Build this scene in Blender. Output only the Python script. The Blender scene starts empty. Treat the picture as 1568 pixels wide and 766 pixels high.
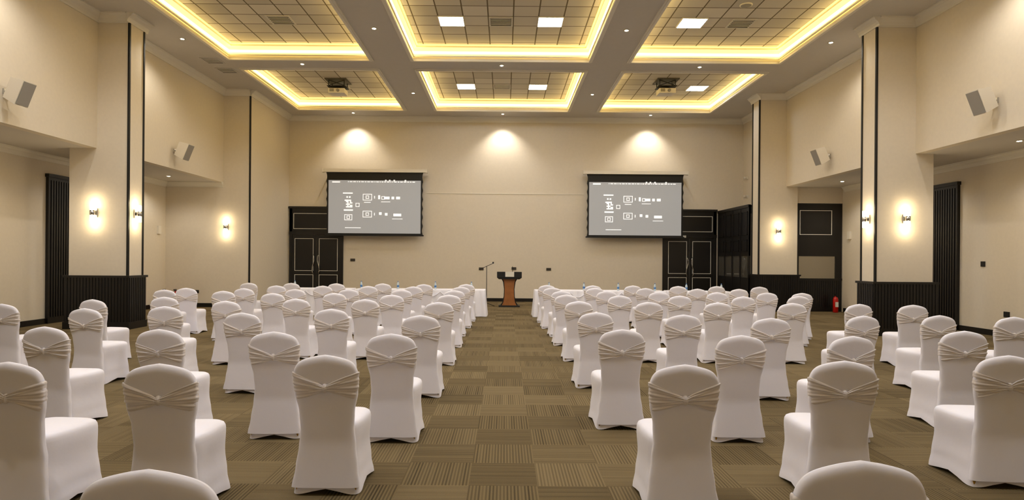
import bpy, bmesh, math, random
from mathutils import Vector, Matrix
random.seed(7)
S = bpy.context.scene
COL = S.collection
S.view_settings.view_transform = 'Standard'
S.view_settings.look = 'None'
G = .86

# ------------------------------------------------------------------ materials
def new_mat(name):
    m = bpy.data.materials.new(name); m.use_nodes = True
    nt = m.node_tree
    return m, nt, nt.nodes["Principled BSDF"]
def lin(c):
    return tuple((x/255/12.92 if x/255 <= .04045 else ((x/255+.055)/1.055)**2.4) for x in c)+(1,)
def simple(name, rgb, rough=.6, metal=0, bump=0, scale=60, var=0.0, emis=None, estr=0, spec=.5, sheen=0):
    m, nt, b = new_mat(name)
    b.inputs["Base Color"].default_value = lin(rgb)
    b.inputs["Roughness"].default_value = rough
    b.inputs["Metallic"].default_value = metal
    b.inputs["Specular IOR Level"].default_value = spec
    if sheen: b.inputs["Sheen Weight"].default_value = sheen
    if var or bump:
        tc = nt.nodes.new("ShaderNodeTexCoord")
        nz = nt.nodes.new("ShaderNodeTexNoise"); nz.inputs["Scale"].default_value = scale
        nz.inputs["Detail"].default_value = 3
        nt.links.new(tc.outputs["Object"], nz.inputs["Vector"])
    if var:
        mx = nt.nodes.new("ShaderNodeMixRGB"); mx.inputs[1].default_value = lin(tuple(max(0, c*(1-var)) for c in rgb))
        mx.inputs[2].default_value = lin(tuple(min(255, c*(1+var)) for c in rgb))
        nt.links.new(nz.outputs["Fac"], mx.inputs[0]); nt.links.new(mx.outputs[0], b.inputs["Base Color"])
    if bump:
        bp = nt.nodes.new("ShaderNodeBump"); bp.inputs["Strength"].default_value = bump
        bp.inputs["Distance"].default_value = .01
        nt.links.new(nz.outputs["Fac"], bp.inputs["Height"]); nt.links.new(bp.outputs["Normal"], b.inputs["Normal"])
    if emis:
        b.inputs["Emission Color"].default_value = lin(emis); b.inputs["Emission Strength"].default_value = estr
    return m

M_wall = simple("wall_cream_paint", (222, 211, 192), .7, bump=.12, scale=14, var=.02)
M_ceil = simple("ceiling_paint", (206, 200, 191), .8, bump=.05, scale=10, var=.015)
M_trim = simple("trim_white", (232, 226, 212), .5)
M_black = simple("black_lacquer_wood", (16, 13, 12), .35, var=.2, scale=30)
M_blackm = simple("black_matte", (12, 11, 11), .6)
M_white = simple("door_white_inlay", (232, 228, 218), .4)
M_fab = simple("chair_cover_white", (234, 231, 240), .75, bump=.25, scale=9, sheen=.2)
M_bow = simple("bow_satin", (222, 214, 212), .4, bump=.2, scale=25)
M_cloth = simple("tablecloth_white", (236, 234, 242), .8, bump=.2, scale=15)
M_chrome = simple("chrome", (200, 200, 200), .2, metal=1)
M_gold = simple("chair_leg_gold", (170, 130, 60), .35, metal=1)
M_wood = simple("lectern_wood", (156, 100, 54), .35, var=.18, scale=6)
M_red = simple("extinguisher_red", (190, 20, 15), .3)
M_blue = simple("bottle_blue", (70, 120, 180), .15)
M_clear = simple("bottle_plastic", (190, 205, 215), .12)
M_spk = simple("speaker_white", (228, 220, 205), .5)
M_grill = simple("speaker_grille", (150, 145, 138), .6, bump=.3, scale=400)
M_panel = simple("led_panel_emitter", (255, 255, 255), .5, emis=(212, 230, 255), estr=38*G)
M_cove = simple("cove_painted_glow", (255, 225, 140), .5, emis=(255, 216, 112), estr=2.5*G)  # LED light falling on the tray sides, put into the material as emission
M_led = simple("cove_led_strip", (255, 240, 190), .5, emis=(255, 236, 172), estr=8*G)
M_down = simple("downlight_lens", (255, 250, 235), .5, emis=(255, 238, 205), estr=25)
M_scon = simple("sconce_glass", (255, 245, 220), .3, emis=(255, 230, 180), estr=12)
M_glass = simple("booth_glass", (165, 160, 148), .08, metal=.85)
M_screen = simple("projected_grey", (126, 124, 121), .7, emis=(162, 160, 157), estr=.66)
M_scrw = simple("projected_white", (225, 225, 225), .7, emis=(245, 245, 245), estr=.8)
M_vent = simple("vent_dark", (60, 52, 42), .6)

def carpet():
    m, nt, b = new_mat("carpet_tiles"); N = nt.nodes.new; L = nt.links.new
    b.inputs["Roughness"].default_value = .95; b.inputs["Specular IOR Level"].default_value = .1
    tc = N("ShaderNodeTexCoord"); sp = N("ShaderNodeSeparateXYZ"); L(tc.outputs["Object"], sp.inputs[0])
    def math_(op, a, b_=None, c=None):
        n = N("ShaderNodeMath"); n.operation = op
        for i, v in enumerate((a, b_, c)):
            if v is None: continue
            if isinstance(v, (int, float)): n.inputs[i].default_value = v
            else: L(v, n.inputs[i])
        return n.outputs[0]
    T = .5
    xs = math_('ADD', sp.outputs[0], .25+20); ys = math_('ADD', sp.outputs[1], 20)
    fx = math_('FLOOR', math_('DIVIDE', xs, T)); fy = math_('FLOOR', math_('DIVIDE', ys, T))
    par = math_('MODULO', math_('ADD', fx, fy), 2)
    sx = math_('SINE', math_('MULTIPLY', xs, 2*math.pi/.025)); sy = math_('SINE', math_('MULTIPLY', ys, 2*math.pi/.025))
    mixs = N("ShaderNodeMix"); L(par, mixs.inputs[0]); L(sx, mixs.inputs[2]); L(sy, mixs.inputs[3])
    st = math_('MULTIPLY_ADD', mixs.outputs[0], .5, .5)
    nv = N("ShaderNodeTexNoise"); nv.inputs["Scale"].default_value = 1; nv.inputs["Detail"].default_value = 1
    cmb = N("ShaderNodeCombineXYZ")
    mi2 = N("ShaderNodeMix"); L(par, mi2.inputs[0]); L(math_('MULTIPLY', xs, 22), mi2.inputs[2]); L(math_('MULTIPLY', ys, 22), mi2.inputs[3])
    L(mi2.outputs[0], cmb.inputs[0]); L(math_('MULTIPLY', fx, 7.3), cmb.inputs[1]); L(math_('MULTIPLY', fy, 5.1), cmb.inputs[2]); L(cmb.outputs[0], nv.inputs["Vector"])
    cv = N("ShaderNodeCombineXYZ"); L(fx, cv.inputs[0]); L(fy, cv.inputs[1])
    wn = N("ShaderNodeTexWhiteNoise"); wn.noise_dimensions = '2D'; L(cv.outputs[0], wn.inputs["Vector"])
    r = wn.outputs["Value"]
    contrast = math_('MULTIPLY', math_('MULTIPLY_ADD', st, .75, .12), math_('MULTIPLY_ADD', r, .25, .50))
    contrast = math_('MULTIPLY', contrast, math_('MULTIPLY_ADD', nv.outputs["Fac"], 1.6, .2))
    c1 = N("ShaderNodeMixRGB"); L(r, c1.inputs[0]); c1.inputs[1].default_value = lin((132, 115, 84)); c1.inputs[2].default_value = lin((118, 102, 72))
    c2 = N("ShaderNodeMixRGB"); L(contrast, c2.inputs[0]); L(c1.outputs[0], c2.inputs[1]); c2.inputs[2].default_value = lin((38, 30, 19))
    nz = N("ShaderNodeTexNoise"); nz.inputs["Scale"].default_value = 240; L(tc.outputs["Object"], nz.inputs["Vector"])
    hs = N("ShaderNodeHueSaturation"); L(c2.outputs[0], hs.inputs["Color"]); L(math_('MULTIPLY_ADD', nz.outputs["Fac"], 1.0, .5), hs.inputs["Value"])
    L(hs.outputs[0], b.inputs["Base Color"])
    bp = N("ShaderNodeBump"); bp.inputs["Strength"].default_value = .4; bp.inputs["Distance"].default_value = .004
    L(math_('SUBTRACT', nz.outputs["Fac"], contrast), bp.inputs["Height"]); L(bp.outputs["Normal"], b.inputs["Normal"])
    return m
M_carpet = carpet()

def tiles():
    m, nt, b = new_mat("ceiling_tiles"); N = nt.nodes.new; L = nt.links.new
    tc = N("ShaderNodeTexCoord"); mp = N("ShaderNodeMapping"); mp.inputs["Location"].default_value = (6.3, 6.3, 0)
    L(tc.outputs["Object"], mp.inputs[0])
    br = N("ShaderNodeTexBrick"); br.offset = 0; br.squash = 1
    br.inputs["Scale"].default_value = 1; br.inputs["Brick Width"].default_value = .6; br.inputs["Row Height"].default_value = .6
    br.inputs["Mortar Size"].default_value = .016; br.inputs["Mortar Smooth"].default_value = .1
    br.inputs["Color1"].default_value = lin((216, 208, 194)); br.inputs["Color2"].default_value = lin((190, 182, 168))
    br.inputs["Mortar"].default_value = lin((104, 90, 70))
    L(mp.outputs[0], br.inputs["Vector"]); L(br.outputs["Color"], b.inputs["Base Color"])
    b.inputs["Roughness"].default_value = .85
    return m
M_tiles = tiles()

# ------------------------------------------------------------------ mesh builder
class MB:
    def __init__(s): s.v = []; s.f = []; s.m = []; s.sm = []; s.mats = []
    def mi(s, mat):
        if mat not in s.mats: s.mats.append(mat)
        return s.mats.index(mat)
    def add(s, vs, fs, mat, smooth=False):
        o = len(s.v); s.v += [tuple(v) for v in vs]; k = s.mi(mat)
        for f in fs: s.f.append([i+o for i in f]); s.m.append(k); s.sm.append(smooth)
    def box(s, a, b, mat):
        x0, y0, z0 = [min(p, q) for p, q in zip(a, b)]; x1, y1, z1 = [max(p, q) for p, q in zip(a, b)]
        s.add([(x0,y0,z0),(x1,y0,z0),(x1,y1,z0),(x0,y1,z0),(x0,y0,z1),(x1,y0,z1),(x1,y1,z1),(x0,y1,z1)],
              [(0,3,2,1),(4,5,6,7),(0,1,5,4),(1,2,6,5),(2,3,7,6),(3,0,4,7)], mat)
    def lathe(s, c, prof, mat, n=24, axis='z', smooth=True):
        vs = []; fs = []
        for r, h in prof:
            for i in range(n):
                a = 2*math.pi*i/n; p = (r*math.cos(a), r*math.sin(a), h)
                if axis == 'y': p = (p[0], -p[2], p[1])
                if axis == 'x': p = (p[2], p[0], p[1])
                vs.append((c[0]+p[0], c[1]+p[1], c[2]+p[2]))
        m = len(prof)
        for j in range(m-1):
            for i in range(n):
                fs.append((j*n+i, j*n+(i+1) % n, (j+1)*n+(i+1) % n, (j+1)*n+i))
        fs.append(tuple(reversed(range(n)))); fs.append(tuple(range((m-1)*n, m*n)))
        s.add(vs, fs, mat, smooth)
    def tube(s, pts, r, mat, n=8):
        pts = [Vector(p) for p in pts]; vs = []; fs = []
        for i, p in enumerate(pts):
            d = (pts[min(i+1, len(pts)-1)]-pts[max(i-1, 0)]).normalized()
            u = d.cross(Vector((0, 0, 1)));
            if u.length < .05: u = d.cross(Vector((0, 1, 0)))
            u.normalize(); w = d.cross(u)
            for k in range(n):
                a = 2*math.pi*k/n; vs.append(p+u*r*math.cos(a)+w*r*math.sin(a))
        for j in range(len(pts)-1):
            for k in range(n): fs.append((j*n+k, j*n+(k+1) % n, (j+1)*n+(k+1) % n, (j+1)*n+k))
        fs.append(tuple(range(n))); fs.append(tuple(reversed(range((len(pts)-1)*n, len(pts)*n))))
        s.add(vs, fs, mat, True)
    def prism(s, p0, p1, nrm, prof, mat):
        n = Vector((nrm[0], nrm[1], 0)); vs = []
        for p in (p0, p1):
            for d, z in prof: vs.append((p[0]+n.x*d, p[1]+n.y*d, z))
        m = len(prof); fs = [(i, (i+1) % m, m+(i+1) % m, m+i) for i in range(m)]
        fs += [tuple(range(m)), tuple(reversed(range(m, 2*m)))]
        s.add(vs, fs, mat)
    def mesh(s, name):
        me = bpy.data.meshes.new(name); me.from_pydata(s.v, [], s.f)
        for m in s.mats: me.materials.append(m)
        me.polygons.foreach_set("material_index", s.m); me.polygons.foreach_set("use_smooth", s.sm)
        me.update()
        bm = bmesh.new(); bm.from_mesh(me); bmesh.ops.recalc_face_normals(bm, faces=bm.faces); bm.to_mesh(me); bm.free()
        return me
    def obj(s, name, loc=(0, 0, 0), parent=None, rz=0):
        o = bpy.data.objects.new(name, s.mesh(name)); COL.objects.link(o); o.location = loc; o.rotation_euler[2] = rz
        if parent: o.parent = parent
        return o
def empty(name, loc=(0, 0, 0)):
    e = bpy.data.objects.new(name, None); e.empty_display_size = .2; COL.objects.link(e); e.location = loc; return e
def light(name, kind, loc, power, color, parent=None, **kw):
    l = bpy.data.lights.new(name, kind); l.energy = power; l.color = color
    for k, v in kw.items(): setattr(l, k, v)
    o = bpy.data.objects.new(name, l); COL.objects.link(o); o.location = loc
    if parent: o.parent = parent
    return o
def sbox(name, a, b, mat):
    m = MB(); m.box(a, b, mat); return m.obj(name)

# ------------------------------------------------------------------ room shell
YB = 23.75; YF = -3.0; ZC = 7.05; ZS = 4.05; YP = 20.1
XLU, XRU, XLO, XRO, XLP = -9.14, 9.1, -11.0, 11.0, -8.28
sbox("floor", (-11.2, YF-.2, -.1), (11.2, YB+.2, 0), M_carpet)
sbox("wall_back", (-11.2, YB, 0), (11.2, YB+.2, 7.6), M_wall)
sbox("wall_front", (-11.2, YF-.2, 0), (11.2, YF, 7.6), M_wall)
sbox("wall_left_upper", (XLU-.2, YF, ZS), (XLU, YP, ZC), M_wall)
sbox("wall_left_outer", (XLO-.2, YF, 0), (XLO, YP, ZS), M_wall)
sbox("wall_left_far", (XLO-.2, YP, 0), (XLP, YB, ZC), M_wall)
sbox("ceiling_soffit_left", (XLO-.2, YF, ZS), (XLU-.2, YP, ZS+.1), M_ceil)
sbox("wall_right_upper", (XRU, YF, ZS), (XRU+.2, YP+.1, ZC), M_wall)
sbox("wall_right_outer", (XRO, YF, 0), (XRO+.2, YP+.35, ZS), M_wall)
sbox("ceiling_soffit_right", (XRU+.2, YF, ZS), (XRO+.2, YP+.1, ZS+.1), M_ceil)
m = MB(); m.box((XRU, YP+.53, 3.53), (XRU+.2, YB, ZC), M_wall); m.box((9.48, YP+.12, 3.53), (XRO+.2, YP+.53, ZC), M_wall)
m.obj("wall_right_far")

# ceiling with tray openings
XR = [(-7.58, -3.68), (-2.56, 2.28), (3.35, 7.45)]
YR = [(17.76, 22.6), (12.05, 16.9), (6.35, 11.2), (.65, 5.5)]
xs = [XLO-.2]+[v for p in XR for v in p]+[XRO+.2]
ys = sorted([YF-.2, YB+.2]+[v for p in YR for v in p])
m = MB()
for i in range(len(xs)-1):
    for j in range(len(ys)-1):
        if (xs[i], xs[i+1]) in XR and (ys[j], ys[j+1]) in YR: continue
        m.box((xs[i], ys[j], ZC), (xs[i+1], ys[j+1], ZC+.06), M_ceil)
m.obj("ceiling")
ZT = 7.42
def ring(m, x0, x1, y0, y1, w, z0, z1, mat, out=0):
    a, b, c, d = x0-out, x1+out, y0-out, y1+out
    m.box((a, c, z0), (b, c+w, z1), mat); m.box((a, d-w, z0), (b, d, z1), mat)
    m.box((a, c+w, z0), (a+w, d-w, z1), mat); m.box((b-w, c+w, z0), (b, d-w, z1), mat)
for (x0, x1) in XR:
    for (y0, y1) in YR:
        cx, cy = (x0+x1)/2, (y0+y1)/2; hx, hy = (x1-x0)/2, (y1-y0)/2
        m = MB()
        ring(m, -hx, hx, -hy, hy, .06, ZC+.06, ZT, M_trim, out=.06)
        m.box((-hx-.06, -hy-.06, ZT), (hx+.06, hy+.06, ZT+.05), M_tiles)
        ring(m, -hx, hx, -hy, hy, .10, ZC-.03, ZC+.0, M_trim, out=.06)
        ring(m, -hx, hx, -hy, hy, .06, ZC-.05, ZC-.03, M_trim, out=.02)
        ring(m, -hx, hx, -hy, hy, .03, ZC+.07, ZC+.30, M_cove)  # riser band glows by itself in place of light from the strip
        ring(m, -hx+.03, hx-.03, -hy+.03, hy-.03, .03, ZC+.06, ZC+.10, M_trim)
        ring(m, -hx+.03, hx-.03, -hy+.03, hy-.03, .02, ZC+.16, ZC+.21, M_led)
        ring(m, -hx+.0, hx-.0, -hy+.0, hy-.0, .13, ZC+.30, ZT, M_trim)
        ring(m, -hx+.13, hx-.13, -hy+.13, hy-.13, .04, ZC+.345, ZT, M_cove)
        m.obj("ceiling_tray", (cx, cy, 0))

# crown mouldings
def crown(m, p0, p1, n, zt, s=1.0):
    prof = [(0, zt), (0, zt-.20*s), (.025*s, zt-.20*s), (.03*s, zt-.16*s), (.06*s, zt-.11*s), (.11*s, zt-.07*s), (.13*s, zt-.03*s), (.16*s, zt-.025*s), (.16*s, zt)]
    m.prism(p0, p1, n, prof, M_trim)
m = MB()
crown(m, (XLP, YB), (XRU, YB), (0, -1), ZC)
crown(m, (XLU, YF), (XLU, YP), (1, 0), ZC); crown(m, (XLP, YP), (XLP, YB), (1, 0), ZC); crown(m, (XLU, YP), (XLP, YP), (0, -1), ZC)
crown(m, (XRU, YF), (XRU, YB), (-1, 0), ZC)
crown(m, (XLO, YF), (XLO, YP), (1, 0), ZS, .8); crown(m, (XRO, YF), (XRO, YP), (-1, 0), ZS, .8)
crown(m, (XLO, YP), (XLU, YP), (0, -1), ZS, .8)
m.obj("trim_crown")
m = MB(); m.box((-3.0, YB-.012, 4.12), (3.0, YB, 4.14), M_trim); m.obj("trim_back_rail")
def bb(name, a, b): sbox(name, (a[0], a[1], 0), (b[0], b[1], .13), M_black)
bb("baseboard_back", (-6.15, YB-.03), (6.0, YB)); bb("baseboard_left", (XLO, YF), (XLO+.03, YP))
bb("baseboard_left_far", (XLO, YP-.03), (XLP+.03, YP)); bb("baseboard_left_side", (XLP, YP), (XLP+.03, YB-.15))
bb("baseboard_right", (XRO-.03, YF), (XRO, YP))
sbox("trim_pier_corner", (XLP-.02, YP-.02, .13), (XLP+.02, YP+.04, ZC-.2), M_blackm)

# columns
def column(x0, x1, y0, y1, side):
    m = MB()
    m.box((x0, y0, 0), (x1, y1, ZC), M_wall)
    xa = x1 if side > 0 else x0
    for ya in (y0, y1):
        m.box((xa-.022, ya-.022, 1.18), (xa+.022, ya+.022, ZC-.2), M_blackm)
    for p0, p1, n in (((x0, y0), (x1, y0), (0, -1)), ((x0, y1), (x1, y1), (0, 1)), ((x1, y0-.13), (x1, y1+.13), (1, 0)), ((x0, y0-.13), (x0, y1+.13), (-1, 0))):
        crown(m, p0, p1, n, ZC)
    e = .06; zt = 1.17
    a, b, c, d = x0-e, x1+e, y0-e, y1+e
    m.box((a, c, 0), (b, d, zt), M_black)
    m.box((a-.03, c-.03, zt-.02), (b+.03, d+.03, zt+.03), M_black)
    m.box((a-.02, c-.02, 0), (b+.02, d+.02, .16), M_black)
    x = a+.03
    while x < b-.03:
        m.box((x, c-.012, .16), (x+.045, d+.012, zt-.02), M_black); x += .07
    y = c+.03
    while y < d-.03:
        m.box((a-.012, y, .16), (b+.012, y+.045, zt-.02), M_black); y += .07
    return m.obj("column")
column(-9.75, -8.43, 13.87, 14.42, 1)
column(8.22, 9.50, 13.77, 14.30, -1)
column(8.22, 9.47, 20.1, 20.62, -1)
column(-9.75, -8.43, 7.7, 8.25, 1)
column(8.22, 9.50, 7.6, 8.15, -1)

# ------------------------------------------------------------------ doors
def frame(m, x0, x1, z0, z1, y, w, mat, t=.012):
    m.box((x0, y-t, z0), (x1, y, z0+w), mat); m.box((x0, y-t, z1-w), (x1, y, z1), mat)
    m.box((x0, y-t, z0+w), (x0+w, y, z1-w), mat); m.box((x1-w, y-t, z0+w), (x1, y, z1-w), mat)
def door(name, x0, x1, sign=False):
    m = MB(); y = YB; w = x1-x0; xc = (x0+x1)/2
    m.box((x0, y-.06, 0), (x0+.11, y, 3.56), M_black); m.box((x1-.11, y-.06, 0), (x1, y, 3.56), M_black)
    m.box((x0, y-.06, 2.5), (x1, y, 3.56), M_black)
    m.box((x0-.02, y-.10, 3.5), (x1+.02, y, 3.58), M_black)
    m.box((x0, y-.09, 2.5), (x1, y-.06, 2.62), M_black)
    frame(m, x0+.16, x1-.16, 2.72, 3.32, y-.06, .018, M_white)
    for a, b in ((x0+.11, xc-.008), (xc+.008, x1-.11)):
        m.box((a, y-.045, .01), (b, y, 2.49), M_black)
        frame(m, a+.1, b-.1, 1.12, 2.36, y-.045, .016, M_white)
        frame(m, a+.1, b-.1, .18, .98, y-.045, .016, M_white)
    for s in (-1, 1):
        pts = [(xc+s*(.10+.035*math.sin(t*2*math.pi*1.0)), y-.10-(-.05 if t in (0, 1) else 0), 1.0+.75*t) for t in [i/16 for i in range(17)]]
        m.tube(pts, .02, M_chrome)
    if sign: m.box((xc-.75, y-.10, 2.5), (xc-.15, y-.09, 2.58), M_white)
    m.obj(name)
door("door_1", -8.24, -6.18); door("door_2", 6.03, 8.08, True)
def sidedoor(name, x, s, y0, y1):
    m = MB()
    m.box((x, y0, 0), (x+s*.07, y1, 3.56), M_black)
    yy = y0+.08
    while yy < y1-.1:
        m.box((x+s*.07, yy, .15), (x+s*.085, yy+.05, 3.45), M_black); yy += .085
    m.box((x, y0-.03, 3.52), (x+s*.1, y1+.03, 3.6), M_black)
    m.obj(name)
sidedoor("door_3", XLO, 1, 14.85, 16.9)
sidedoor("door_4", XRO, -1, 15.0, 17.0)

# ------------------------------------------------------------------ interpreter booth
m = MB(); XB = 8.12; y0, y1 = 20.66, YB-.1; H = 3.5
m.box((XB, y0, 0), (XB+.06, y1, 1.07), M_black); m.box((XB, y0, 1.8), (XB+.06, y1, H), M_black)
n = 4; L_ = (y1-y0)/n
for i in range(n+1):
    yy = y0+i*L_; m.box((XB-.012, max(y0, yy-.05), 0), (XB+.06, min(y1, yy+.05), H), M_black)
for i in range(n):
    a = y0+i*L_+.12; b = a+L_-.24
    m.box((XB+.02, a-.07, 1.07), (XB+.03, b+.07, 1.8), M_glass)
    for z0, z1 in ((2.5, 3.3), (1.95, 2.35)):
        for (p, q, r, s) in ((a, b, z0, z0+.03), (a, b, z1-.03, z1), (a, a+.03, z0, z1), (b-.03, b, z0, z1)):
            m.box((XB-.018, p, r), (XB, q, s), M_black)
m.box((XB-.03, y0, 3.42), (XB+.06, y1, H+.02), M_black)
m.box((XB+.06, y0, 3.44), (XRU+1.7, y1, 3.5), M_black)
yf = 20.22
m.box((9.5, yf, 0), (10.98, yf+.08, 1.07), M_black); m.box((9.5, yf, 1.8), (10.98, yf+.08, 3.52), M_black)
m.box((9.5, yf, 1.07), (9.58, yf+.08, 1.8), M_black); m.box((10.78, yf, 1.07), (10.98, yf+.08, 1.8), M_black)
m.box((9.58, yf+.03, 1.07), (10.78, yf+.04, 1.8), M_glass)
frame(m, 9.6, 10.65, 2.5, 3.3, yf, .018, M_white)
x = 9.56
while x < 10.9: m.box((x, yf-.012, .15), (x+.045, yf, 1.0), M_black); x += .07
m.box((9.5, yf-.03, 1.02), (10.98, yf, 1.08), M_black)
m.obj("interpreter_booth")

# ------------------------------------------------------------------ ceiling fixtures
WARM = (1, .93, .83)
def panel(x, y):
    m = MB(); m.box((-.29, -.29, ZT-.012), (.29, .29, ZT-.004), M_panel)
    ring(m, -.31, .31, -.31, .31, .02, ZT-.02, ZT, M_trim); m.obj("ceiling_light_panel", (x, y, 0))
for ty in (20.8, 15.08, 9.38, 3.68):
    for x in (-1.34, 1.06): panel(x, ty)
    panel(4.5 if ty != 20.8 else 6.4, ty)
for ty in (9.38, 3.68): panel(-5.3, ty); panel(6.3, ty); panel(-6.5, ty)  # extra side-tray panels out of view, added as foreground fill light
def vent(x, y, z, w=.58):
    m = MB(); h = w/2; ring(m, -h, h, -h, h, .04, -.015, 0, M_ceil)
    m.box((-h+.04, -h+.04, -.004), (h-.04, h-.04, 0), M_vent)
    for i in range(5):
        yy = -h+.08+i*(w-.16)/4.6; m.box((-h+.05, yy, -.014), (h-.05, yy+.02, -.004), M_trim)
    m.obj("air_vent", (x, y, z))
for x, y in ((-.14, 20.8), (-.14, 15.1), (5.7, 15.1), (-5.5, 15.1), (-.14, 9.4), (5.4, 20.9), (-5.6, 20.9)): vent(x, y, ZT)
vent(-8.1, 17.1, ZC, .5); vent(-8.1, 18.0, ZC, .5)
def cspk(x, y):
    m = MB(); m.lathe((0, 0, 0), [(.14, 0), (.14, -.012), (.12, -.02)], M_trim); m.lathe((0, 0, -.02), [(.12, 0), (.1, -.004)], M_grill)
    m.obj("ceiling_speaker", (x, y, ZT))
for x, y in ((-5.6, 13.7), (-.14, 13.4), (5.4, 14.0), (-.14, 19.0)): cspk(x, y)
def downlight(x, y, z=ZC, p=125, size=150, blend=.6, tilt=0):
    e = empty("downlight", (x, y, z))
    m = MB(); m.lathe((0, 0, 0), [(.075, 0), (.075, -.01), (.05, -.012)], M_trim, 20); m.lathe((0, 0, -.012), [(.045, 0), (.04, -.004)], M_down, 16)
    m.obj("lens", (0, 0, 0), e)
    l = light("lamp", 'SPOT', (0, 0, -.05), p*G, WARM, e, spot_size=math.radians(size), spot_blend=blend, shadow_soft_size=.05)
    l.rotation_euler[0] = tilt
for x in (-5.7, -.12, 5.4): downlight(x, 23.15, p=230, size=104, blend=.8, tilt=.12)
for x, y in ((-5.7, 17.33), (-.13, 17.33), (5.4, 17.33), (-3.12, 14.6), (2.82, 14.6), (-8.05, 14.8+.6), (8.0, 14.9+.4), (-3.04, 20.3), (2.82, 20.3),
             (-5.7, 11.62), (-.13, 11.62), (5.4, 11.62), (-3.12, 8.8), (2.82, 8.8), (-5.7, 5.9), (-.13, 5.9), (5.4, 5.9), (-3.12, 3), (2.82, 3),
             (-8.2, 10.5), (8.2, 10.5), (-8.2, 5), (8.2, 5)):
    downlight(x, y, p=125 if y > 12 else 160)
for s in (-1, 1):
    for y in (16.0, 18.6, 12.2, 7.0): downlight(s*10.1, y, ZS, p=70, size=140)

# ------------------------------------------------------------------ sconces
def sconce(x, y, z, n):
    e = empty("wall_sconce", (x, y, z)); e.rotation_euler[2] = math.atan2(n[1], n[0])+math.pi/2
    m = MB(); m.box((-.06, -.03, -.10), (.06, 0, .10), M_chrome); m.lathe((0, -.085, -.055), [(.058, 0), (.058, .11)], M_chrome, 20)
    m.obj("bracket", (0, 0, 0), e)
    m = MB(); m.lathe((0, -.085, .055), [(.05, 0), (.05, .13), (.045, .135)], M_scon, 20); m.lathe((0, -.085, -.19), [(.045, 0), (.05, .005), (.05, .135)], M_scon, 20)
    m.obj("glass", (0, 0, 0), e)
    light("lamp_up", 'POINT', (0, -.17, .24), 4, (1, .80, .50), e, shadow_soft_size=.04)
    light("lamp_down", 'POINT', (0, -.17, -.26), 4, (1, .80, .50), e, shadow_soft_size=.04)
ZL = 2.6
sconce(-9.17, 13.87, ZL, (0, -1)); sconce(-8.43, 14.14, ZL, (1, 0))
sconce(8.88, 13.77, ZL, (0, -1)); sconce(8.22, 14.03, ZL, (-1, 0))
sconce(-9.03, YP, ZL, (0, -1)); sconce(8.85, 20.1, ZL, (0, -1))

# ------------------------------------------------------------------ speakers
def speaker(x, y, z, s):
    e = empty("wall_speaker", (x, y, z))
    m = MB(); m.box((-.04 if s > 0 else 0, -.05, -.05), (0 if s > 0 else .04, .05, .05), M_chrome)
    m.tube([(0, 0, 0), (-s*.02, 0, 0), (-s*.16, 0, 0)], .018, M_chrome); m.obj("bracket", (0, 0, 0), e)
    m = MB(); w, d, h = .15, .15, .23
    fr = [(-w, -d, -h), (w, -d, -h), (w, -d, h), (-w, -d, h)]; bk = [(-w*.65, d, -h*.85), (w*.65, d, -h*.85), (w*.65, d, h*.85), (-w*.65, d, h*.85)]
    m.add(fr+bk, [(0,1,2,3),(4,7,6,5),(0,4,5,1),(1,5,6,2),(2,6,7,3),(3,7,4,0)], M_spk)
    m.box((-w+.015, -d-.012, -h+.015), (w-.015, -d, h-.015), M_grill)
    o = m.obj("cabinet", (-s*.28, -.03, 0), e); o.rotation_euler = (math.radians(22), 0, -s*math.radians(88))
for x, y, z, s in ((XLU, 11.3, 4.62, -1), (XLU, 17.1, 4.55, -1), (XRU, 11.5, 4.65, 1), (XRU, 17.4, 4.6, 1)): speaker(x, y, z, s)
for z in (4.75, 4.05):
    m = MB(); m.box((-.05, -.06, -.05), (.0, .06, .05), M_spk); m.lathe((-.05, 0, 0), [(.04, 0), (.05, -.1)], M_spk, 16, 'x'); m.obj("accent_spotlight", (XRU, 23.3, z))

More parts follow.
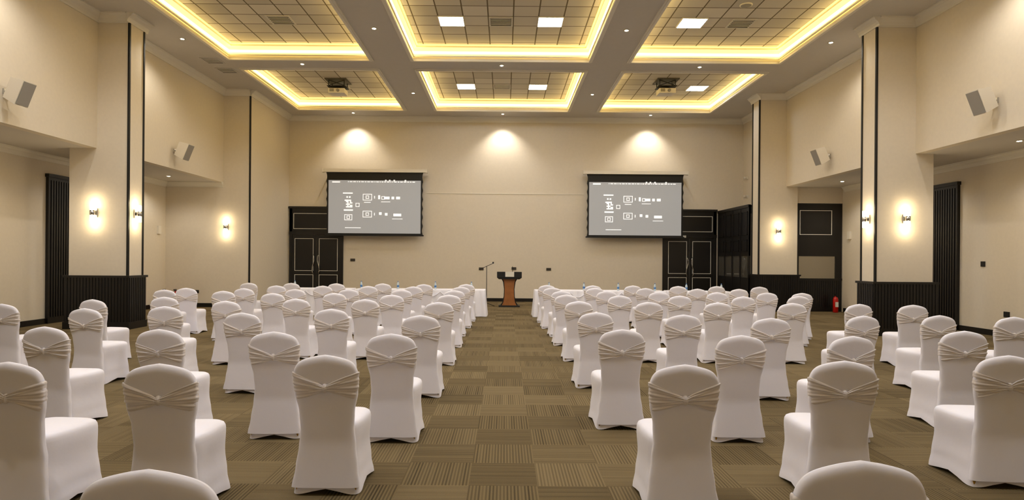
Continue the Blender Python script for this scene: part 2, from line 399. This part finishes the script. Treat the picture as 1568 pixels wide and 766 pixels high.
# ------------------------------------------------------------------ projection screens
def screen(xc):
    e = empty("projection_screen", (xc, YB-.35, 0)); w = 1.86
    m = MB(); m.box((-w-.08, -.07, 4.86), (w+.10, .09, 4.98), M_spk); m.box((-w-.11, -.08, 4.85), (-w-.08, .1, 4.99), M_spk); m.box((w+.1, -.08, 4.85), (w+.13, .1, 4.99), M_spk)
    m.tube([(-w+.1, .08, 4.92), (-w+.1, .35, 4.92)], .02, M_spk); m.tube([(w-.1, .08, 4.92), (w-.1, .35, 4.92)], .02, M_spk)
    m.obj("housing", (0, 0, 0), e)
    m = MB(); n = 40; vs = []; fs = []
    for i in range(n+1):
        z = 2.50+(4.86-2.50)*i/n; k = w-.03-.035*abs(math.sin(math.pi*i/n*7)) if 0 < i < n else w-.03
        for yy in (0, .006): vs += [(-k, yy, z), (k, yy, z)]
    for i in range(n):
        a = i*4; b = a+4; fs += [(a, a+1, b+1, b), (a+2, b+2, b+3, a+3), (a, b, b+2, a+2), (a+1, a+3, b+3, b+1)]
    m.add(vs, fs, M_blackm); m.box((-w, -.02, 2.46), (w, .02, 2.51), M_blackm)
    m.obj("screen_fabric", (0, 0, 0), e)
    m = MB(); m.box((-w+.12, -.006, 2.56), (w-.12, -.001, 4.56), M_screen); m.obj("projected_picture", (0, 0, 0), e)
    m = MB(); K = 40.6
    def px(cx, cy, ww, hh, fill=True):
        X = (cx-573)/K; Z = 4.86-(cy-264)/K*1.0; a, b = ww/2/K, hh/2/K
        if fill: m.box((X-a, -.010, Z-b), (X+a, -.006, Z+b), M_scrw)
        else:
            t = .022
            m.box((X-a, -.010, Z-b), (X+a, -.006, Z-b+t), M_scrw); m.box((X-a, -.010, Z+b-t), (X+a, -.006, Z+b), M_scrw)
            m.box((X-a, -.010, Z-b+t), (X-a+t, -.006, Z+b-t), M_scrw); m.box((X+a-t, -.010, Z-b+t), (X+a, -.006, Z+b-t), M_scrw)
    for c in ((532, 296, 15, 1.8), (531, 302, 2.4, 2.4), (535, 302, 2.4, 2.4), (533, 322, 14, 2.2), (562, 310, 10, 1), (540, 349, 24, 1),
              (580, 302, 3, 6), (592, 303, 8, 4), (601, 303, 4, 4), (609, 303, 6, 4), (590, 309, 14, .8), (582, 327, 4, 4), (591, 328, 4, 4), (608, 329, 12, 4), (608, 335, 16, .8), (573, 302, 1.2, 4), (573, 328, 1.2, 4),
              (514, 279, 12, 2)): px(*c)
    rq = random.Random(5)
    for i in range(6):
        for j in range(6):
            if rq.random() < .72: px(528.2+i*2, 307+j*2, 1.9, 1.9)
    for c in ((562, 302, 14, 10), (562, 328, 14, 10), (562, 302, 5, 5), (562, 328, 5, 5), (547, 314, 6, 6), (533, 333, 12, 9), (533, 333, 5, 5), (586, 303, 5, 5)): px(*c, fill=False)
    rr = random.Random(3); x = 532
    while x < 636:
        ww = rr.choice((1.5, 2.5, 4)); px(x+ww/2, 278.5, ww, 1.3); x += ww+1.4
    for x in (590, 596, 603, 620): px(x, 276.3, 2.4, 2)
    m.obj("projected_graphics", (0, 0, 0), e)
screen(-4.93); screen(4.9)

def projector(x, y):
    e = empty("ceiling_projector", (x, y, ZT))
    m = MB(); m.box((-.35, -.35, -.03), (.35, .35, 0), M_vent)
    for a in (-.25, .25):
        for b in (-.2, .2): m.tube([(a, b, 0), (a, b, -.22)], .015, M_blackm)
    m.tube([(-.25, -.2, -.03), (.25, -.2, -.2)], .012, M_blackm); m.tube([(.25, -.2, -.03), (-.25, -.2, -.2)], .012, M_blackm)
    m.box((-.30, -.25, -.225), (.30, .25, -.21), M_blackm); m.obj("lift_frame", (0, 0, 0), e)
    m = MB(); m.box((-.26, -.22, -.44), (.26, .22, -.29), M_spk); m.box((-.1, -.03, -.29), (.1, .03, -.225), M_blackm)
    m.lathe((.05, -.22, -.36), [(.05, 0), (.045, .05)], M_grill, 20, 'y'); m.lathe((.05, .24, -.36), [(.06, 0), (.055, .05)], M_blackm, 20, 'y')
    for i in range(5): m.box((-.22, -.226, -.4+i*.02), (-.08, -.22, -.39+i*.02), M_vent)
    m.obj("projector_body", (0, 0, 0), e)
projector(-5.5, 20.3); projector(5.15, 20.0)

# ------------------------------------------------------------------ banquet chair
def sgnp(v, p): return math.copysign(abs(v)**p, v)
def interp(tab, z):
    if z <= tab[0][0]: return tab[0][1]
    for (a, b), (c, d) in zip(tab, tab[1:]):
        if z <= c:
            t = (z-a)/(c-a); t = t*t*(3-2*t); return b+(d-b)*t
    return tab[-1][1]
def chair_mesh(name, seed):
    R = random.Random(seed); m = MB(); ph = R.random()*6
    N = 72
    lv = [(i/14*.44, None) for i in range(15)]
    vs = []; fs = []
    W = [(0, .250), (.12, .228), (.28, .212), (.44, .222)]
    prof = [(z, interp(W, z)/.222) for z, _ in lv]+[(.462, .99), (.48, .955), (.492, .88), (.498, .75), (.502, .5), (.504, .2)]
    def rear(z): return .25+(.045*(1-z/.44)**1.2 if z < .44 else 0)
    for z, sc in prof:
        fr = .27 + (.03*(1-z/.44) if z < .44 else 0); rr = -rear(z)
        for i in range(N):
            a = 2*math.pi*i/N; c, s = math.cos(a), math.sin(a)
            ux, uy = sgnp(c, .42), sgnp(s, .42)
            corner = (2*abs(c*s))**1.0
            x = .222*sc*ux
            if uy < 0: x *= 1-.10*(-uy)*(min(1, z/.44))
            yh = (fr if uy > 0 else -rr)
            if z >= .44: yh *= sc
            y = uy*yh
            pull = (1-corner)*.020*max(0, 1-z/.40)
            x *= 1-pull/.23*(abs(ux) > .9); y *= 1-pull/.26*(abs(uy) > .9)
            zz = z
            if z < .2: zz = z+(.003+.04*(1-corner**.5))*(1-z/.2)
            wr = .002*math.sin(7*a+ph+z*20)*max(0, 1-z/.45)
            vs.append((x*(1+wr*3), y*(1+wr*3), zz))
    for j in range(len(prof)-1):
        for i in range(N): fs.append((j*N+i, j*N+(i+1) % N, (j+1)*N+(i+1) % N, (j+1)*N+i))
    fs.append(tuple(range((len(prof)-1)*N, len(prof)*N)))
    m.add(vs, fs, M_fab, True)
    WH = [(.05, .238), (.2, .216), (.36, .198), (.50, .186), (.62, .192), (.78, .218), (.88, .226), (1, .224)]
    def lean(z):
        l = -.213-.085*max(0, (z-.25)/.72)**1.2
        if z < .46: l = min(l, -(rear(z)+.004-.036*(1)))
        return l
    z0 = .055; vs = []; fs = []; LV = 40
    for j in range(LV+1):
        v = 1-(1-j/LV)**1.6
        zn = z0+(.97-z0)*v; wh = interp(WH, zn); t = .036*(math.sqrt(max(0, 1-((v-.94)/.06)**2)) if v > .94 else 1)
        for i in range(N):
            a = 2*math.pi*i/N; u = sgnp(math.cos(a), .5); q = sgnp(math.sin(a), .6)
            top = .978-.050*abs(u)**1.35-.040*abs(u)**9
            z = z0+(top-z0)*v
            uu = u*(1-.06*max(0, (v-.88)/.12)**2.5)
            vs.append((wh*uu, lean(z)+t*q, z))
    for j in range(LV):
        for i in range(N): fs.append((j*N+i, j*N+(i+1) % N, (j+1)*N+(i+1) % N, (j+1)*N+i))
    m.add(vs, fs, M_fab, True)
    vs = []; fs = []; NB = 144; SB = 44; ZW = .748
    for j in range(SB+1):
        s = -1+2*j/SB
        for i in range(NB):
            a = 2*math.pi*i/NB; u = sgnp(math.cos(a), .5); q = sgnp(math.sin(a), .6)
            rr_ = q < 0
            hh = (.018+.080*abs(u)**.9) if rr_ else .098
            zc = ZW+.012*abs(u) + (.004*math.sin(3*u+ph) if rr_ else 0)
            z = zc+s*hh
            fold = (.0030*math.cos(s*math.pi*3.6+ph+2.5*u)+.0022*math.cos(s*math.pi*7.5+ph*2-3*u))*(1 if rr_ else .5)
            edge = 1 if abs(s) < .97 else 0
            wh = interp(WH, z)
            off = (.0065+fold+.003*(1-abs(s)))*edge - .002*(1-edge)
            gather = .016*math.exp(-(u/.14)**2) if rr_ else 0
            vs.append((wh*u+off*u*.8, lean(z)+.036*q+(off+gather)*q, z))
    for j in range(SB):
        for i in range(NB): fs.append((j*NB+i, j*NB+(i+1) % NB, (j+1)*NB+(i+1) % NB, (j+1)*NB+i))
    m.add(vs, fs, M_bow, True)
    vs = []; fs = []; kn = 20; kc = (0, lean(ZW)-.044, ZW)
    for j in range(13):
        p = math.pi*j/12
        for i in range(kn):
            a = 2*math.pi*i/kn; rr = 1+.08*math.cos(5*a)
            vs.append((kc[0]+.022*math.sin(p)*math.cos(a)*rr, kc[1]+.020*math.sin(p)*math.sin(a)*rr, kc[2]+.032*math.cos(p)))
    for j in range(12):
        for i in range(kn): fs.append((j*kn+i, j*kn+(i+1) % kn, (j+1)*kn+(i+1) % kn, (j+1)*kn+i))
    m.add(vs, fs, M_bow, True)
    for x in (-.20, .20):
        for y in (-.25, .25): m.lathe((x, y, 0), [(.011, 0), (.011, .05)], M_gold, 10)
    return m.mesh(name)
CH = [chair_mesh("banquet_chair_mesh_%d" % i, i) for i in range(3)]
PL = []
PL += [(-1.12, 1.98, 0), (1.21, 2.12, 0)]
PL += [(-1.23, 4.30, 0), (-2.16, 3.90, 2), (-3.09, 3.92, -4), (1.17, 4.02, -1), (2.32, 4.22, -4), (3.67, 4.52, -3)]
PL += [(-1.0, 5.52, 0), (-2.08, 5.6, 2), (-3.15, 5.72, -3), (-4.29, 5.85, -4), (1.125, 6.0, 2), (2.13, 5.6, 0), (3.09, 5.6, 8), (4.52, 6.1, -3)]
PL += [(-.98, 7.3, 0), (-2.25, 8.1, 0), (-3.13, 7.45, -2), (-4.55, 8.3, 4), (-5.3, 7.9, -5), (-6.84, 8.5, -4),
       (1.15, 7.9, 2), (2.2, 7.65, 0), (3.15, 7.3, -4), (4.4, 7.7, 8), (5.47, 7.85, 3), (6.3, 7.7, 0)]
PL += [(-1.0, 9.5, 0), (-2.24, 10.0, 0), (-3.35, 10.0, 0), (-4.2, 9.4, -2), (-5.6, 10.2, 4), (-6.25, 9.5, -8),
       (1.19, 9.95, 0), (2.3, 9.9, 0), (3.4, 9.9, 0), (4.6, 9.9, -3), (5.56, 9.8, 6), (6.4, 9.7, -5)]
PL += [(-1.02, 11.4, 0), (-2.05, 11.3, 0), (-3.2, 11.7, 0), (-4.3, 11.5, 2), (-5.5, 12.1, 5), (-6.8, 12.4, 3),
       (1.17, 11.75, 0), (2.15, 11.6, 0), (3.3, 11.7, 0), (4.46, 11.6, 0), (5.6, 11.9, 6)]
for y, xsL, xsR in ((13.1, (-1.03, -2.1, -3.2, -4.35, -5.5, -6.7), (1.17, 2.25, 3.3, 4.4, 5.5, 6.3)),
                    (14.6, (-1.05, -2.15, -3.25, -4.3, -5.4), (1.17, 2.2, 3.3, 4.45, 5.5)),
                    (16.0, (-1.05, -2.1, -3.2, -4.3, -5.4, -6.5), (1.15, 2.2, 3.3, 4.4, 5.5, 6.6))):
    for x in xsL+xsR: PL.append((x+random.uniform(-.08, .08), y+random.uniform(-.12, .12), random.uniform(-4, 4)))
for i, (x, y, r) in enumerate(PL):
    o = bpy.data.objects.new("banquet_chair", CH[i % 3]); COL.objects.link(o)
    o.location = (x, y+.27, 0); o.rotation_euler[2] = math.radians(r)

# ------------------------------------------------------------------ tables
def table(x0, x1, y0, y1):
    m = MB(); m.box((x0+.02, y0+.02, .70), (x1-.02, y1-.02, .745), M_cloth)
    per = []; step = .03
    def seg(a, b):
        L = math.dist(a, b); n = int(L/step)
        for i in range(n): per.append((a[0]+(b[0]-a[0])*i/n, a[1]+(b[1]-a[1])*i/n))
    c = [(x0, y0), (x1, y0), (x1, y1), (x0, y1)]
    for i in range(4): seg(c[i], c[(i+1) % 4])
    cx, cy = (x0+x1)/2, (y0+y1)/2; n = len(per); vs = []; fs = []
    lev = [(.755, -.02), (.752, 0), (.73, .008), (.5, .02), (.25, .04), (.01, .06)]
    for li, (z, o) in enumerate(lev):
        for i, (x, y) in enumerate(per):
            dx = 1 if x > x1-.001 else (-1 if x < x0+.001 else 0); dy = 1 if y > y1-.001 else (-1 if y < y0+.001 else 0)
            pl = .022*math.sin(i*.9)*max(0, li-1)/4
            if dx == 0: x += (x-cx)/(x1-x0)*2*o
            if dy == 0: y += (y-cy)/(y1-y0)*2*o
            vs.append((x+dx*(o+pl), y+dy*(o+pl), z))
    for j in range(len(lev)-1):
        for i in range(n): fs.append((j*n+i, j*n+(i+1) % n, (j+1)*n+(i+1) % n, (j+1)*n+i))
    fs.append(tuple(range(n)))
    m.add(vs, fs, M_cloth, True)
    for xx in [x0+.3+.45*i for i in range(int((x1-x0-.3)/.45))]:
        pts = [(xx-.22+.44*t, y0-.035-.01*math.sin(math.pi*t), .70-.13*math.sin(math.pi*t)) for t in [i/10 for i in range(11)]]
        m.tube(pts, .012, M_cloth)
    m.obj("skirted_table")
for i in range(3):
    table(-.56-1.9*(i+1)+.12, -.56-1.9*i, 17.5, 18.2); table(.87+1.9*i, .87+1.9*(i+1)-.12, 17.5, 18.2)
def bottle(x, y):
    m = MB(); m.lathe((0, 0, 0), [(.028, 0), (.032, .01), (.032, .14), (.028, .16), (.013, .19), (.013, .2)], M_clear, 16)
    m.lathe((0, 0, .05), [(.0325, 0), (.0325, .06)], M_blue, 16); m.lathe((0, 0, .2), [(.015, 0), (.015, .02)], M_blue, 16)
    m.obj("water_bottle", (x, y, .756))
for x in (-6.0, -4.1, -3.05, -1.98, -.95, 1.27, 2.27, 3.25, 4.3, 5.2, 6.2): bottle(x, 17.75)

# ------------------------------------------------------------------ lectern and microphone
m = MB()
m.box((-.36, -.25, 0), (.36, .25, .05), M_blackm)
def slab(prof, y0, y1, mat):
    n = len(prof); vs = [(-w, y0, z) for w, z in prof]+[(w, y0, z) for w, z in prof]+[(-w, y1, z) for w, z in prof]+[(w, y1, z) for w, z in prof]
    fs = []
    for i in range(n-1):
        fs += [(i, n+i, n+i+1, i+1), (2*n+i, 2*n+i+1, 3*n+i+1, 3*n+i), (i, i+1, 2*n+i+1, 2*n+i), (n+i, 3*n+i, 3*n+i+1, n+i+1)]
    fs += [(0, 2*n, 3*n, n), (n-1, 2*n-1, 4*n-1, 3*n-1)]
    m.add(vs, fs, mat)
slab([(.25, .05), (.20, .15), (.165, .35), (.155, .6), (.18, .85), (.22, .95)], -.12, .12, M_wood)
slab([(.30, .05), (.235, .15), (.19, .35), (.18, .6), (.215, .85), (.28, .97)], -.08, .08, M_blackm)
vs = [(-.42,-.27,1.0),(.42,-.27,1.0),(.36,.2,.93),(-.36,.2,.93),(-.42,-.27,1.2),(.42,-.27,1.2),(.40,.25,1.08),(-.40,.25,1.08)]
m.add(vs, [(0,3,2,1),(4,5,6,7),(0,1,5,4),(1,2,6,5),(2,3,7,6),(3,0,4,7)], M_blackm)
m.box((-.3, -.25, .95), (.3, .2, 1.0), M_blackm)
m.box((-.14, -.285, 1.03), (.16, -.27, 1.2), M_white)
m.tube([(.1, .1, 1.15), (.12, .05, 1.3), (.1, -.02, 1.38)], .008, M_blackm)
m.obj("lectern", (.16, 21.3, 0))
m = MB()
for a in (0, 2.1, 4.2): m.tube([(0, 0, .12), (.28*math.cos(a), .28*math.sin(a), .012)], .011, M_blackm)
m.tube([(0, 0, .1), (0, 0, 1.38)], .011, M_blackm); m.tube([(-.22, 0, 1.28), (0, 0, 1.38), (.22, -.02, 1.48)], .009, M_blackm)
m.lathe((.22, -.02, 1.47), [(.02, 0), (.03, .03), (.02, .06)], M_blackm, 12); m.lathe((-.24, 0, 1.25), [(.02, 0), (.03, .02), (.02, .05)], M_blackm, 12)
m.obj("microphone_stand", (-.62, 21.3, 0))

# ------------------------------------------------------------------ small items
def exting(x, y):
    m = MB(); m.lathe((0, 0, 0), [(.07, 0), (.08, .01), (.08, .42), (.06, .48), (.025, .5), (.025, .53)], M_red, 24)
    m.box((-.02, -.08, .53), (.02, .03, .56), M_blackm); m.box((-.02, -.10, .57), (.02, .03, .59), M_blackm)
    m.tube([(0, .03, .54), (.1, .02, .5), (.11, 0, .3), (.10, 0, .12)], .012, M_blackm); m.box((-.05, -.083, .18), (.05, -.078, .34), M_white)
    m.obj("fire_extinguisher", (x, y, 0))
exting(10.62, 19.9); exting(-10.5, 19.8); exting(-10.82, 19.75)
def plate(name, a, b, mat): 
    m = MB(); m.box(a, b, mat)
    c = [(a[i]+b[i])/2 for i in range(3)]; dy = a[1] if abs(a[1]-b[1]) < .08 else None
    if dy is not None: m.box((c[0]-.03, a[1]-.004, c[2]-.03), (c[0]+.03, a[1], c[2]+.03), M_vent)
    m.obj(name)
for x, z in ((-5.82, 1.55), (-.9, 1.25), (.35, 1.27), (1.68, 1.25)): plate("wall_socket", (x-.09, YB-.02, z-.05), (x+.09, YB, z+.05), M_vent)
plate("wall_socket", (-10.05, YP-.02, .45), (-9.9, YP, .55), M_blackm)
plate("light_switch", (XRO-.02, 15.0-.8, 1.55), (XRO, 15.0-.68, 1.67), M_blackm)
plate("wall_socket", (XRO-.02, 13.5, .45), (XRO, 13.65, .57), M_blackm)
plate("wall_telephone", (XLO, 19.6, 2.35), (XLO+.06, 19.75, 2.6), M_spk)
plate("wall_telephone", (XRO-.06, 19.7, 2.35), (XRO, 19.85, 2.6), M_spk)

# ------------------------------------------------------------------ world + camera
w = bpy.data.worlds.new("World"); S.world = w; w.use_nodes = True
w.node_tree.nodes["Background"].inputs[0].default_value = (.9, .8, .65, 1); w.node_tree.nodes["Background"].inputs[1].default_value = .3
cam = bpy.data.cameras.new("Camera"); co = bpy.data.objects.new("Camera", cam); COL.objects.link(co)
cam.sensor_fit = 'HORIZONTAL'; cam.sensor_width = 36; cam.lens = 21.81
cam.shift_x = .0070; cam.shift_y = .0083; cam.clip_start = .05
co.matrix_world = Matrix.Translation((0, 0, 1.65)) @ Matrix.Rotation(math.pi/2, 4, 'X') @ Matrix.Rotation(math.radians(.45), 4, 'Z')
S.camera = co
